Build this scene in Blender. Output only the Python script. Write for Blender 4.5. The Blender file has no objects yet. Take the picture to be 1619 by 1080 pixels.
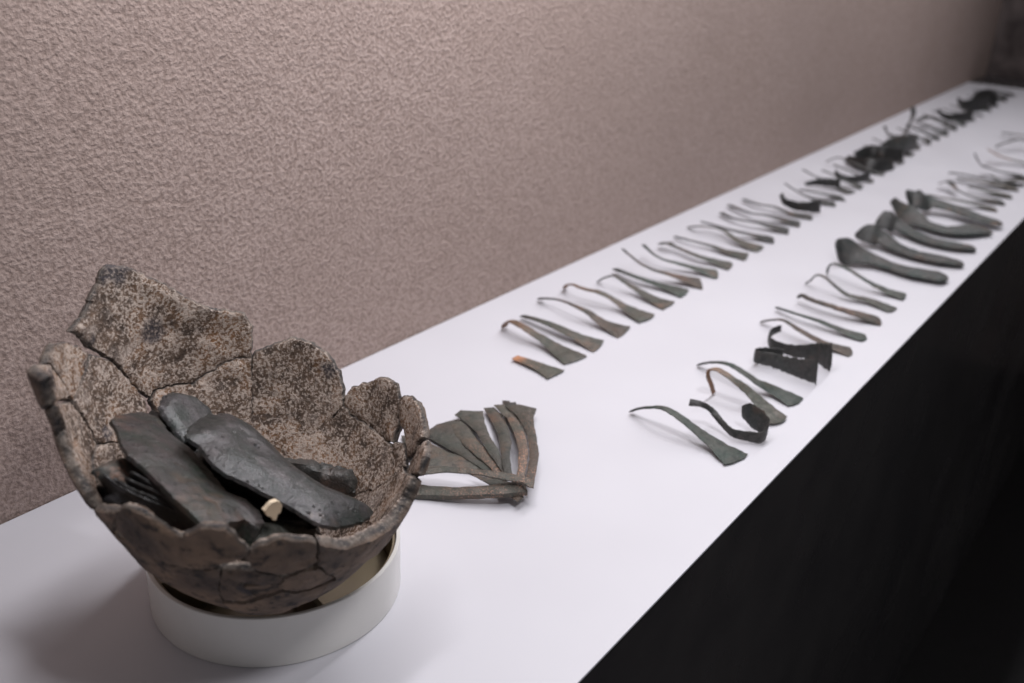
import bpy, math, random
import numpy as np
from mathutils import Vector, Matrix, noise
from mathutils.geometry import delaunay_2d_cdt
random.seed(7)
sc = bpy.context.scene
COL = sc.collection

# ---------------------------------------------------------------- camera
RM = np.array([[0.59064963, 0.30800021, 0.74583435],
               [-0.80601637, 0.26911939, 0.52717395],
               [0.0383488, 0.91252979, -0.40720848]])
FOC, CX, CY = 1574.0, 809.5, 540.0
CAM = np.array([0.0, 0.0, 0.5])
cd = bpy.data.cameras.new('camera')
cam = bpy.data.objects.new('camera', cd)
COL.objects.link(cam)
cd.sensor_width = 36.0
cd.lens = FOC * 36.0 / 1619.0
cd.clip_start, cd.clip_end = 0.01, 60
m = np.eye(4)
m[:3, 0], m[:3, 1], m[:3, 2], m[:3, 3] = RM[:, 0], RM[:, 1], -RM[:, 2], CAM
cam.matrix_world = Matrix(m.tolist())
cd.dof.use_dof = True
cd.dof.focus_distance = 0.80
cd.dof.aperture_fstop = 5.0
sc.camera = cam

# ---------------------------------------------------------------- light
w = bpy.data.worlds.new('World')
sc.world = w
w.use_nodes = True
w.node_tree.nodes['Background'].inputs[0].default_value = (0.95, 0.95, 1.0, 1)
w.node_tree.nodes['Background'].inputs[1].default_value = 0.135

def lamp(name, loc, size, power, col, target):
    ld = bpy.data.lights.new(name, 'AREA')
    ld.shape = 'RECTANGLE'
    ld.size, ld.size_y = size
    ld.energy = power
    ld.color = col
    o = bpy.data.objects.new(name, ld)
    COL.objects.link(o)
    o.location = loc
    o.rotation_euler = (Vector(target) - Vector(loc)).to_track_quat('-Z', 'Y').to_euler()
    return o
WHT = (0.985, 0.965, 1.0)
lamp('case_lamp', (0.82, 0.50, 0.88), (0.90, 0.06), 6.0, WHT, (0.82, 0.58, 0.0))
lamp('gallery_lamp', (0.40, -0.14, 1.15), (0.16, 0.16), 6.2, WHT, (0.36, 0.52, 0.1))
lamp('case_lamp', (2.12, 0.47, 1.02), (2.20, 0.06), 14.0, WHT, (2.12, 0.45, 0.0))
sc.view_settings.view_transform = 'Standard'
sc.view_settings.look = 'None'
sc.view_settings.exposure = 0.0
sc.view_settings.gamma = 1.0

# ---------------------------------------------------------------- geometry helpers
def ray(px, py):
    return RM @ np.array([px - CX, CY - py, FOC])
def at(px, py, z=0.0):                       # point of the place at height z seen there
    d = ray(px, py)
    return CAM + d * ((z - CAM[2]) / d[2])
def at_plane(px, py, p0, n):
    d = ray(px, py)
    return CAM + d * (np.dot(p0 - CAM, n) / np.dot(d, n))

def link(name, verts, faces, mat, parent=None, origin=(0, 0, 0), smooth=True, attrs=None, sharp=38):
    o0 = np.array(origin, float)
    me = bpy.data.meshes.new(name)
    me.from_pydata([tuple(np.asarray(v, float) - o0) for v in verts], [], [tuple(int(i) for i in f) for f in faces])
    me.update()
    if smooth:
        me.polygons.foreach_set('use_smooth', [True] * len(me.polygons))
    if smooth: me.set_sharp_from_angle(angle=math.radians(sharp))
    for k, vals in (attrs or {}).items():
        a = me.attributes.new(k, 'FLOAT', 'POINT')
        a.data.foreach_set('value', [float(x) for x in vals])
    if mat is not None:
        me.materials.append(mat)
    o = bpy.data.objects.new(name, me)
    COL.objects.link(o)
    o.location = o0
    if parent is not None:
        o.parent = parent
        o.location = o0 - np.array(parent.location)
    return o
def tag(o, label=None, cat=None, group=None, kind=None):
    if label: o['label'] = label
    if cat: o['category'] = cat
    if group: o['group'] = group
    if kind: o['kind'] = kind
    return o
def box(name, lo, hi, mat, parent=None, bevel=0.0):
    x0, y0, z0 = lo; x1, y1, z1 = hi
    v = [(x0,y0,z0),(x1,y0,z0),(x1,y1,z0),(x0,y1,z0),(x0,y0,z1),(x1,y0,z1),(x1,y1,z1),(x0,y1,z1)]
    f = [(0,3,2,1),(4,5,6,7),(0,1,5,4),(1,2,6,5),(2,3,7,6),(3,0,4,7)]
    o = link(name, v, f, mat, parent, smooth=False)
    if bevel:
        b = o.modifiers.new('bevel', 'BEVEL'); b.width = bevel; b.segments = 2
    return o
def nz(p, s, seed=0.0):
    return noise.noise(Vector((p[0]*s + seed, p[1]*s - seed*1.7, (p[2] if len(p) > 2 else 0.0)*s + seed*0.6)))

def mesh2d(outline, step, grid, rough=0.0, inset=0.0, seed=0.0, rs=220.0, fine=0.0):
    """fill an outline (2-D, metres) with triangles; returns verts, tris, ordered boundary loop, distance to the border"""
    pts = []
    n = len(outline)
    for i in range(n):
        a, b = np.array(outline[i]), np.array(outline[(i+1) % n])
        k = max(1, int(round(np.linalg.norm(b - a) / step)))
        for j in range(k):
            pts.append(a + (b - a) * j / k)
    pts = np.array(pts)
    if rough:
        pts = pts + np.array([[nz((p[0], p[1], seed), rs), nz((p[0]+3.1, p[1]+1.7, seed), rs)] for p in pts]) * rough
        if fine: pts = pts + np.array([[nz((p[0], p[1], 5.5), 780), nz((p[0]+1.3, p[1]+2.9, 7.5), 780)] for p in pts]) * fine
    area = 0.5*np.sum(pts[:,0]*np.roll(pts[:,1],-1) - np.roll(pts[:,0],-1)*pts[:,1])
    if area < 0: pts = pts[::-1].copy()
    if inset:
        t = np.roll(pts, -1, 0) - np.roll(pts, 1, 0)
        t /= np.maximum(np.linalg.norm(t, axis=1), 1e-9)[:, None]
        pts = pts + np.c_[-t[:,1], t[:,0]] * inset
    a, b = pts, np.roll(pts, -1, 0)
    def bdist(q):
        ab = b - a
        tt = np.clip(((q - a)*ab).sum(1) / np.maximum((ab*ab).sum(1), 1e-12), 0, 1)
        return np.linalg.norm(a + ab*tt[:,None] - q, axis=1).min()
    def inside(q):
        c = ((a[:,1] > q[1]) != (b[:,1] > q[1]))
        with np.errstate(divide='ignore', invalid='ignore'):
            xx = (b[:,0]-a[:,0])*(q[1]-a[:,1])/(b[:,1]-a[:,1]) + a[:,0]
        return np.sum(c & (q[0] < xx)) % 2 == 1
    ins = []
    lo, hi = pts.min(0), pts.max(0)
    rnd = random.Random(int(seed*1000) + 5)
    for iy in range(int((hi[1]-lo[1])/grid) + 1):
        for ix in range(int((hi[0]-lo[0])/grid) + 1):
            q = lo + grid*np.array([ix + 0.5*(iy % 2) + rnd.uniform(-.2,.2), iy + rnd.uniform(-.2,.2)])
            if inside(q) and bdist(q) > grid*0.45:
                ins.append(q)
    allp = [Vector((p[0], p[1])) for p in pts] + [Vector((p[0], p[1])) for p in ins]
    N = len(pts)
    V, E, F, *_ = delaunay_2d_cdt(allp, [], [list(range(N))], 1, 1e-7)
    V = np.array([[v.x, v.y] for v in V])
    tris = [tuple(f) for f in F]
    cnt = {}
    for f in tris:
        for i in range(len(f)):
            e = (f[i], f[(i+1) % len(f)])
            if (e[1], e[0]) in cnt: cnt.pop((e[1], e[0]))
            else: cnt[e] = 1
    D = np.array([bdist(q) for q in V])
    return V, tris, list(cnt.keys()), D

def bnormals(V, B):
    n = {}
    for i, j in B:
        t = V[j] - V[i]; t = np.array([t[1], -t[0]])/max(1e-9, np.linalg.norm(t))
        for k in (i, j): n[k] = n.get(k, np.zeros(2)) + t
    return {k: v/max(1e-6, np.linalg.norm(v)) for k, v in n.items()}

def solid(V, tris, bedges, top, bot, mid):
    """closed solid from a 2-D fill: top / bot / mid map a vertex index to a 3-D point; mid is the ring half way down the edge"""
    n = len(V)
    verts = [top(i) for i in range(n)] + [bot(i) for i in range(n)]
    faces = [f for f in tris] + [tuple(n + i for i in reversed(f)) for f in tris]
    mi = {}
    for e in bedges:
        for i in e:
            if i not in mi:
                mi[i] = len(verts); verts.append(mid(i))
    for (i, j) in bedges:
        faces.append((j, i, mi[i], mi[j]))
        faces.append((mi[j], mi[i], n + i, n + j))
    return verts, faces

# ---------------------------------------------------------------- materials
class NT:
    def __init__(self, name):
        self.m = bpy.data.materials.new(name); self.m.use_nodes = True
        self.t = self.m.node_tree; self.n = self.t.nodes; self.l = self.t.links
        self.b = self.n['Principled BSDF']
        self.tc = self.n.new('ShaderNodeTexCoord')
    def put(self, sock, v):
        if hasattr(v, 'is_output') or hasattr(v, 'links'): self.l.new(v, sock)
        else: sock.default_value = v
    def noise(self, scale, detail=3.0, rough=0.55, vec=None, w=None, dist=0.0):
        n = self.n.new('ShaderNodeTexNoise')
        if w is not None:
            n.noise_dimensions = '4D'; self.put(n.inputs['W'], w)
        n.inputs['Scale'].default_value = scale; n.inputs['Detail'].default_value = detail
        n.inputs['Roughness'].default_value = rough; n.inputs['Distortion'].default_value = dist
        self.l.new(vec or self.tc.outputs['Object'], n.inputs['Vector'])
        return n.outputs['Fac']
    def voro(self, scale, vec=None):
        n = self.n.new('ShaderNodeTexVoronoi'); n.inputs['Scale'].default_value = scale
        self.l.new(vec or self.tc.outputs['Object'], n.inputs['Vector'])
        return n.outputs['Distance']
    def ramp(self, fac, stops):
        r = self.n.new('ShaderNodeValToRGB'); e = r.color_ramp.elements
        while len(e) < len(stops): e.new(0.5)
        for k, (p, c) in enumerate(stops):
            e[k].position = p; e[k].color = (c, c, c, 1) if isinstance(c, (int, float)) else (*c, 1)
        self.l.new(fac, r.inputs[0]); return r.outputs[0]
    def mix(self, fac, a, b, mode='MIX'):
        x = self.n.new('ShaderNodeMix'); x.data_type = 'RGBA'; x.blend_type = mode
        self.put(x.inputs[0], fac)
        for s, v in ((x.inputs[6], a), (x.inputs[7], b)):
            self.put(s, (*v, 1) if isinstance(v, tuple) and len(v) == 3 else v)
        return x.outputs[2]
    def math(self, op, a, b=0.0):
        x = self.n.new('ShaderNodeMath'); x.operation = op
        self.put(x.inputs[0], a); self.put(x.inputs[1], b); return x.outputs[0]
    def attr(self, name):
        a = self.n.new('ShaderNodeAttribute'); a.attribute_name = name; return a.outputs['Fac']
    def rand(self):
        return self.n.new('ShaderNodeObjectInfo').outputs['Random']
    def bump(self, h, strength, dist):
        b = self.n.new('ShaderNodeBump'); b.inputs['Strength'].default_value = strength
        b.inputs['Distance'].default_value = dist; self.l.new(h, b.inputs['Height'])
        self.l.new(b.outputs[0], self.b.inputs['Normal'])
    def set(self, **k):
        for a, v in k.items():
            s = self.b.inputs[a.replace('_', ' ')]
            self.put(s, (*v, 1) if isinstance(v, tuple) and len(v) == 3 else v)

def mat_wall():
    t = NT('plaster')
    n1 = t.noise(250, 4, 0.55, dist=0.1); n2 = t.noise(300, 3, 0.6); n3 = t.noise(5, 3); n4 = t.noise(40, 2)
    h = t.math('ADD', t.math('MULTIPLY', n1, 1.0), t.math('ADD', t.math('MULTIPLY', n2, 0.18), t.math('MULTIPLY', n4, 0.7)))
    c = t.mix(t.ramp(n3, [(0.3, 0.0), (0.7, 1.0)]), (0.388, 0.300, 0.266), (0.426, 0.334, 0.301))
    c = t.mix(t.ramp(n1, [(0.35, 1.0), (0.6, 0.0)]), c, (0.265, 0.198, 0.172))
    c = t.mix(t.ramp(t.noise(1.6, 4, 0.6, dist=0.8), [(0.38, 0.0), (0.68, 0.45)]), c, (0.315, 0.244, 0.218))
    t.set(Base_Color=c, Roughness=0.85); t.b.inputs['Specular IOR Level'].default_value = 0.25
    t.bump(h, 0.62, 0.0042)
    return t.m
def mat_shelf():
    t = NT('white_laminate')
    n = t.noise(7, 3); s = t.noise(420, 2)
    c = t.mix(n, (0.565, 0.560, 0.597), (0.588, 0.583, 0.620))
    c = t.mix(t.ramp(s, [(0.76, 0.0), (0.80, 0.25)]), c, (0.42, 0.40, 0.40))
    t.set(Base_Color=c, Roughness=t.ramp(n, [(0.3, 0.38), (0.7, 0.48)]))
    t.bump(t.noise(900, 2), 0.05, 0.0004)
    return t.m
def mat_black():
    t = NT('black_panel')
    n = t.noise(3.0, 5, 0.65); s = t.noise(5, 3, 0.5)
    c = t.mix(t.ramp(n, [(0.35, 0.0), (0.7, 1.0)]), (0.026, 0.0235, 0.026), (0.062, 0.056, 0.056))
    t.set(Base_Color=c, Roughness=t.ramp(s, [(0.3, 0.16), (0.7, 0.34)]))
    return t.m
def mat_floor():
    t = NT('dark_stone')
    n = t.noise(2.2, 5, 0.6); s = t.noise(60, 3)
    c = t.mix(n, (0.008, 0.0075, 0.008), (0.020, 0.0185, 0.019))
    t.set(Base_Color=c, Roughness=t.ramp(s, [(0.3, 0.35), (0.7, 0.5)]))
    t.bump(s, 0.15, 0.001)
    return t.m
def mat_end():
    t = NT('brown_stone')
    n = t.noise(9, 4, 0.6, dist=0.6)
    c = t.mix(t.ramp(n, [(0.35, 0.0), (0.66, 1.0)]), (0.030, 0.020, 0.019), (0.105, 0.082, 0.078))  # paler mottling stands in for a reflection in the case glass
    t.set(Base_Color=c, Roughness=0.7)
    t.bump(t.noise(60, 4), 0.5, 0.004)
    return t.m
def mat_bronze(name, base, alt, dark, copper=0.12, rough=(0.42, 0.62), tip=None, pit=0.0, bump=0.5, fleck=0.55, tint=(0.125, 0.112, 0.100)):
    t = NT(name)
    r = t.math('MULTIPLY', t.rand(), 37.0)
    n1 = t.noise(38, 4, 0.62, w=r); n2 = t.noise(150, 4, 0.6, w=r); n3 = t.noise(24, 3, 0.6, w=t.math('ADD', r, 9.0)); n4 = t.noise(600, 3, 0.6)
    c = t.mix(t.ramp(n1, [(0.38, 0.0), (0.62, 1.0)]), base, alt)
    c = t.mix(t.ramp(n2, [(0.50, 0.0), (0.68, 0.8)]), c, dark)
    cm = t.ramp(n3, [(0.62 - copper*0.6, 0.0), (0.74 - copper*0.4, 0.7)])
    cm = t.math('MULTIPLY', cm, t.ramp(n2, [(0.40, 1.0), (0.60, 0.15)]))
    c = t.mix(cm, c, (0.165, 0.088, 0.056))
    n5 = t.noise(70, 5, 0.7, w=t.math('ADD', r, 4.0), dist=0.8)
    c = t.mix(t.ramp(n5, [(0.52, 0.0), (0.70, fleck)]), c, tint)
    c = t.mix(t.ramp(n4, [(0.58, 0.0), (0.72, 0.55)]), c, (0.17, 0.16, 0.145))
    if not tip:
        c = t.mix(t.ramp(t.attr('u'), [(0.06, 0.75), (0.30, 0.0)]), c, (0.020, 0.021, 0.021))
    if tip:
        u = t.attr('u')
        c = t.mix(t.math('MULTIPLY', t.ramp(u, [(tip[0], 1.0), (tip[1], 0.0)]), t.ramp(n2, [(0.35, 1.0), (0.72, 0.45)])), c, tip[2])
    if tip:
        sk = t.math('MULTIPLY', t.ramp(n4, [(0.54, 0.0), (0.62, 0.85)]), t.math('MULTIPLY', t.ramp(u, [(0.30, 1.0), (0.80, 0.12)]), t.ramp(n1, [(0.42, 0.15), (0.56, 1.0)])))
        c = t.mix(sk, c, (0.46, 0.25, 0.17))
    pm = None
    if pit:
        pm = t.math('MULTIPLY', t.ramp(t.voro(pit), [(0.10, 1.0), (0.20, 0.0)]), t.ramp(n1, [(0.46, 0.0), (0.56, 1.0)]))
        c = t.mix(pm, c, (0.005, 0.005, 0.005))
    v = t.math('MULTIPLY_ADD', t.rand(), 0.45); 
    v.node.inputs[2].default_value = 0.8
    c = t.mix(1.0, c, v, 'MULTIPLY')
    t.set(Base_Color=c, Metallic=0.15, Roughness=t.ramp(n2, [(0.3, rough[0]), (0.7, rough[1])]))
    h = t.math('ADD', t.math('ADD', n2, t.math('MULTIPLY', n4, 0.7)), t.math('MULTIPLY', n5, 0.8))
    if pm is not None: h = t.math('SUBTRACT', h, t.math('MULTIPLY', pm, 1.6))
    t.bump(h, bump, 0.0016)
    return t.m
def mat_pot():
    t = NT('fired_clay')
    r = t.math('MULTIPLY', t.rand(), 23.0)
    tex = t.n.new('ShaderNodeVectorMath'); tex.operation = 'ADD'
    t.l.new(t.tc.outputs['Object'], tex.inputs[0]); vec = tex.outputs[0]
    big = t.noise(26, 4, 0.6, vec, w=r); mid = t.noise(95, 4, 0.6, vec); sp = t.noise(430, 6, 0.68, vec); sp2 = t.noise(620, 5, 0.7, vec)
    side = t.attr('side')          # 0 outer face, 0.5 broken edge, 1 inner face
    dark = t.attr('mark')
    # inner face: brown crust with pale mineral flecks and ochre stains
    ci = t.mix(t.ramp(mid, [(0.35, 0.0), (0.65, 1.0)]), (0.080, 0.055, 0.042), (0.205, 0.135, 0.094))
    ci = t.mix(t.ramp(big, [(0.50, 0.0), (0.64, 0.65)]), ci, (0.350, 0.178, 0.080))
    thr = t.math('ADD', sp, t.math('MULTIPLY', t.math('ADD', t.math('SUBTRACT', mid, 0.5), t.math('SUBTRACT', big, 0.5)), 0.30))
    ci = t.mix(t.ramp(thr, [(0.475, 0.0), (0.565, 0.85)]), ci, (0.63, 0.525, 0.455))
    ci = t.mix(t.ramp(sp2, [(0.61, 0.0), (0.68, 0.75)]), ci, (0.050, 0.038, 0.032))
    pal = t.noise(34, 5, 0.65, vec, w=t.math('ADD', r, 3.0), dist=0.6)
    ci = t.mix(t.ramp(pal, [(0.54, 0.0), (0.68, 0.55)]), ci, (0.52, 0.435, 0.385))
    ci = t.mix(t.ramp(pal, [(0.30, 0.6), (0.42, 0.0)]), ci, (0.055, 0.045, 0.042))
    # outer face: smoother, smoked brown to black
    co = t.mix(t.ramp(big, [(0.36, 0.0), (0.64, 1.0)]), (0.085, 0.061, 0.050), (0.265, 0.178, 0.122))
    co = t.mix(t.ramp(mid, [(0.52, 0.0), (0.64, 0.85)]), co, (0.026, 0.023, 0.024))
    co = t.mix(t.ramp(sp, [(0.66, 0.0), (0.74, 0.6)]), co, (0.27, 0.205, 0.165))
    # broken edge: grey gritty core
    ce = t.mix(t.ramp(mid, [(0.40, 0.0), (0.60, 1.0)]), (0.058, 0.054, 0.055), (0.190, 0.160, 0.137))
    ce = t.mix(t.ramp(sp, [(0.54, 0.0), (0.64, 0.7)]), ce, (0.36, 0.31, 0.26))
    c = t.mix(t.ramp(side, [(0.05, 0.0), (0.40, 1.0)]), co, ce)
    c = t.mix(t.ramp(side, [(0.62, 0.0), (0.96, 1.0)]), c, ci)
    c = t.mix(t.math('MULTIPLY', dark, t.ramp(sp, [(0.45, 0.95), (0.62, 0.35)])), c, (0.055, 0.050, 0.058))
    t.set(Base_Color=c, Roughness=t.ramp(mid, [(0.3, 0.62), (0.7, 0.85)]))
    t.b.inputs['Specular IOR Level'].default_value = 0.35
    h = t.math('ADD', t.math('MULTIPLY', sp, 0.8), t.math('ADD', t.math('MULTIPLY', mid, 1.2), t.math('MULTIPLY', sp2, 0.35)))
    t.bump(h, 0.9, 0.0028)
    return t.m
def mat_simple(name, col, rough, trans=0.0, alpha=None):
    t = NT(name)
    n = t.noise(30, 3)
    c = t.mix(n, tuple(x*0.92 for x in col), tuple(min(1, x*1.06) for x in col))
    t.set(Base_Color=c, Roughness=rough)
    if trans: t.b.inputs['Transmission Weight'].default_value = trans
    return t.m
def mat_wood():
    t = NT('pale_wood')
    mp = t.n.new('ShaderNodeMapping'); mp.inputs['Scale'].default_value = (900, 120, 900)
    t.l.new(t.tc.outputs['Object'], mp.inputs[0])
    n = t.noise(1.0, 3, 0.6, mp.outputs[0])
    t.set(Base_Color=t.mix(n, (0.66, 0.50, 0.33), (0.86, 0.74, 0.56)), Roughness=0.7)
    t.bump(n, 0.5, 0.001)
    return t.m
M_WALL, M_SHELF, M_BLACK, M_FLOOR, M_END = mat_wall(), mat_shelf(), mat_black(), mat_floor(), mat_end()
M_POT = mat_pot()
GREY = mat_bronze('grey_green_bronze', (0.060, 0.066, 0.055), (0.080, 0.067, 0.055), (0.026, 0.028, 0.026), 0.14, bump=0.75)
GREEN = mat_bronze('green_bronze', (0.040, 0.060, 0.049), (0.064, 0.066, 0.056), (0.018, 0.025, 0.023), 0.06, bump=0.75)
BROWN = mat_bronze('brown_bronze', (0.090, 0.062, 0.047), (0.062, 0.058, 0.049), (0.030, 0.027, 0.025), 0.24, bump=0.75)
DARK = mat_bronze('dark_bronze', (0.032, 0.037, 0.035), (0.052, 0.046, 0.043), (0.014, 0.016, 0.015), 0.08, (0.32, 0.55), bump=0.7, fleck=0.6, tint=(0.070, 0.066, 0.062))
CTIP = mat_bronze('copper_tanged_bronze', (0.068, 0.074, 0.060), (0.085, 0.076, 0.062), (0.034, 0.034, 0.030), 0.10, tip=(0.12, 0.55, (0.20, 0.098, 0.050)))
CEND = mat_bronze('copper_broken_bronze', (0.062, 0.072, 0.058), (0.080, 0.076, 0.062), (0.034, 0.036, 0.032), 0.05, tip=(0.16, 0.30, (0.42, 0.19, 0.095)))
POTB = mat_bronze('smooth_dark_bronze', (0.020, 0.028, 0.025), (0.056, 0.051, 0.054), (0.012, 0.014, 0.014), 0.03, (0.22, 0.48), pit=170, bump=0.5, fleck=0.8, tint=(0.140, 0.128, 0.132))
POTG = mat_bronze('green_dark_bronze', (0.022, 0.036, 0.027), (0.052, 0.043, 0.043), (0.011, 0.015, 0.013), 0.12, (0.26, 0.52), pit=170, bump=0.5, fleck=0.75, tint=(0.094, 0.072, 0.072))
BLACKB = mat_bronze('black_bronze', (0.011, 0.011, 0.0115), (0.017, 0.016, 0.0155), (0.006, 0.006, 0.006), 0.0, (0.30, 0.52), bump=0.3, fleck=0.5, tint=(0.048, 0.044, 0.042))
FLECK = mat_bronze('copper_flecked_bronze', (0.050, 0.058, 0.052), (0.080, 0.070, 0.062), (0.026, 0.028, 0.027), 0.40, fleck=0.9, tint=(0.42, 0.235, 0.165))

# ---------------------------------------------------------------- setting
YF, YB, XE = 0.266, 0.751, 3.61
tag(box('wall_back', (-1.5, YB, -1.05), (4.6, YB + 0.1, 1.25), M_WALL), 'brownish mauve rough plaster wall behind the shelf', None, None, 'structure')
tag(box('wall_end', (3.86, -0.3, -1.05), (3.96, YB - 0.002, 1.25), M_END), 'dark brown wall at the far end of the shelf', None, None, 'structure')
tag(box('shelf', (-0.9, YF, -0.0025), (XE, YB - 0.001, 0.0), M_SHELF, bevel=0.0006), 'long white display shelf along the wall', None, None, 'structure')
tag(box('shelf_base', (-0.9, YF + 0.002, -1.045), (3.858, YB - 0.002, -0.0029), M_BLACK), 'black front panel beneath the white shelf', None, None, 'structure')
tag(box('floor', (-3, -3, -1.15), (9, 0.9, -1.05), M_FLOOR), 'near black stone floor', None, None, 'structure')

# ---------------------------------------------------------------- ring stand
RC = np.array([0.4182, 0.5108, 0.0]); RR, RH = 0.0955, 0.043
M_RING = mat_simple('white_acrylic', (0.74, 0.725, 0.695), 0.24)
M_AMB = mat_simple('pot_shade_reflection', (0.23, 0.19, 0.13), 0.25)  # brown imitating the pot's shade and reflections inside the ring
stand = bpy.data.objects.new('ring_stand', None); COL.objects.link(stand); stand.location = RC
tag(stand, 'low white ring stand holding up the broken pot', 'stand')
def hoop(name, r0, r1, z0, z1, mat, bev=0.0006, seg=128):
    prof = [(r1, z0+bev), (r1, z1-bev), (r1-bev, z1), (r0+bev, z1), (r0, z1-bev), (r0, z0+bev), (r0+bev, z0), (r1-bev, z0)]
    v, f = [], []
    for k in range(seg):
        a = 2*math.pi*k/seg
        for r, z in prof: v.append((RC[0]+r*math.cos(a), RC[1]+r*math.sin(a), z))
    P = len(prof)
    for k in range(seg):
        for j in range(P):
            f.append((k*P+j, ((k+1) % seg)*P+j, ((k+1) % seg)*P+(j+1) % P, k*P+(j+1) % P))
    return link(name, v, f, mat, stand, RC)
hoop('hoop', RR-0.0032, RR, 0.0002, RH, M_RING)
hoop('reflection_lining', RR-0.0062, RR-0.0034, 0.0004, RH-0.004, M_AMB)  # added band; its brown paints reflections on the hoop's inside
link('pot_shade_disc', [(RC[0]+0.089*math.cos(k*math.pi/32), RC[1]+0.089*math.sin(k*math.pi/32), z) for z in (0.0005, 0.003) for k in range(64)], [tuple(range(63,-1,-1)), tuple(range(64,128))] + [(k, (k+1) % 64, 64+(k+1) % 64, 64+k) for k in range(64)], M_AMB, stand, RC)  # added disc; its brown paints the pot's shadow over the white shelf
for k in range(4):
    a = math.radians(-20 + 90*k)
    c, s = math.cos(a), math.sin(a)
    V = []
    for hgt, off in ((0.0006, -1), (0.0006, 1)):
        for r, z in ((0.030, hgt), (RR-0.0064, hgt), (RR-0.0064, 0.036), (0.072, 0.034), (0.030, 0.012)):
            V.append((RC[0]+r*c-off*0.002*s, RC[1]+r*s+off*0.002*c, z))
    F = [(4,3,2,1,0), (5,6,7,8,9)] + [(i, (i+1) % 5, 5+(i+1) % 5, 5+i) for i in range(5)]
    link('support_fin', V, F, M_AMB, stand, RC, smooth=False)  # added supports; their brown also imitates reflections in the ring

# ---------------------------------------------------------------- broken pot
BQ = np.array([0.3941, 0.4848, 0.03]); PR, PZ0, PC, PP = 0.1265, 0.200, 0.1737, 1.5988
AX = np.array([-0.0554, -0.0355, 1.0]); AX /= np.linalg.norm(AX)
E1 = np.array([1.0, 0, 0]) - AX*AX[0]; E1 /= np.linalg.norm(E1)
E2 = np.cross(AX, E1)
TH = 0.0085
def prof(z):
    u = np.clip((PZ0 - z)/PC, 0, None)
    return np.where(z >= PZ0, PR + 0.13*np.maximum(z - PZ0, 0), np.where(u > 1, -(u-1)*PC, PR*np.sqrt(np.maximum(1 - np.minimum(u, 1)**PP, 0))))
def hit(px, py, inner):
    d = ray(px, py); d = d/np.linalg.norm(d)
    t = np.linspace(0.40, 1.2, 3200)
    V = CAM + d*t[:, None] - BQ
    z = V @ AX; R_ = V - z[:, None]*AX
    g = np.linalg.norm(R_, axis=1) - (prof(z + 0.03) - (TH if inner else 0.0))
    i = np.where(np.diff(np.sign(g)))[0]
    k = (i[-1] if inner else i[0]) if len(i) else int(np.argmin(g))
    return math.atan2(R_[k] @ E2, R_[k] @ E1), z[k] + 0.03
def surf(th, z, off):
    r = float(prof(np.array(z))); e = 0.002
    dr = (float(prof(np.array(z+e))) - float(prof(np.array(z-e))))/(2*e)
    rad = E1*math.cos(th) + E2*math.sin(th)
    nrm = rad - dr*AX; nrm = nrm/np.linalg.norm(nrm)
    return BQ + AX*(z-0.03) + rad*r - nrm*off, nrm
pot = bpy.data.objects.new('broken_pot', None); COL.objects.link(pot)
pot.location = (BQ[0], BQ[1], 0.026)
tag(pot, 'broken brown clay pot pieced together from sherds on a white ring', 'pot')
SS = 0.115
TH0 = math.radians(51)
def unwrap(t, ref):
    while t - ref > math.pi: t -= 2*math.pi
    while t - ref < -math.pi: t += 2*math.pi
    return t
def sherd(spec, seed, lift=0.0, tilt=(0, 0), mark=None, thick=TH):
    ref = None; poly = []
    for p in spec:
        if p[0] == 'p': th, z = math.radians(p[1]), p[2]
        else: th, z = hit(p[1], p[2], p[0] == 'i')
        ref = th if ref is None else ref
        th = unwrap(th, ref); poly.append((th*SS, z))
    V, T, B, D = mesh2d(poly, 0.0015, 0.0032, 0.0015, 0.0002, 0.0, 210, 0.0006)
    c = V.mean(0); bn = bnormals(V, B)
    pts = [surf(v[0]/SS, v[1], 0.0) for v in V]
    def off(i):
        p = pts[i][0]
        return -(lift + tilt[0]*(V[i,0]-c[0]) + tilt[1]*(V[i,1]-c[1]))
    def rel(p, s): return 0.0011*nz(p, 42, s) + 0.0007*nz(p, 130, s+4) + 0.0003*nz(p, 330, s+2)
    rim = lambda i: (0.0005 + 0.0016*max(0, nz(pts[i][0], 75, 6)))*math.exp(-D[i]/0.0013)
    top = lambda i: pts[i][0] - pts[i][1]*(off(i) + rim(i) + rel(pts[i][0], 1.0)*0.7)
    bot = lambda i: pts[i][0] - pts[i][1]*(off(i) + thick*(1+0.10*nz(pts[i][0], 30, 3)) - rim(i) + rel(pts[i][0], 5.0))
    def mid(i):
        q = pts[i][0] - pts[i][1]*(off(i) + thick*0.5)
        d = bn[i]*0.0013
        p2, n2 = surf((V[i,0] + d[0])/SS, V[i,1] + d[1], off(i) + thick*(0.5 + 0.25*nz(q, 120, 8)))
        return p2
    verts, faces = solid(V, T, B, top, bot, mid)
    n = len(V); nm = len(verts) - 2*n
    bset = set(i for e in B for i in e)
    side = [0.12 if i in bset else 0.0 for i in range(n)] + [0.88 if i in bset else 1.0 for i in range(n)] + [0.5]*nm
    mk = [0.0]*len(verts)
    for (mx, my, mr, inn) in (mark or []):
        a, z = hit(mx, my, inn); a = unwrap(a, ref)
        q = surf(a, z, TH if inn else 0)[0]
        for i, v in enumerate(verts):
            dd = np.linalg.norm(np.array(v) - q)/mr*(1 + 0.5*nz(v, 150, 2))
            mk[i] = max(mk[i], max(0, min(1, (1.25-dd)/0.4)))
    return link('sherd', verts, faces, M_POT, pot, BQ, attrs={'side': side, 'mark': mk})
I = lambda *ps: [('i', x, y) for x, y in ps]
O_ = lambda *ps: [('o', x, y) for x, y in ps]
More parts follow.
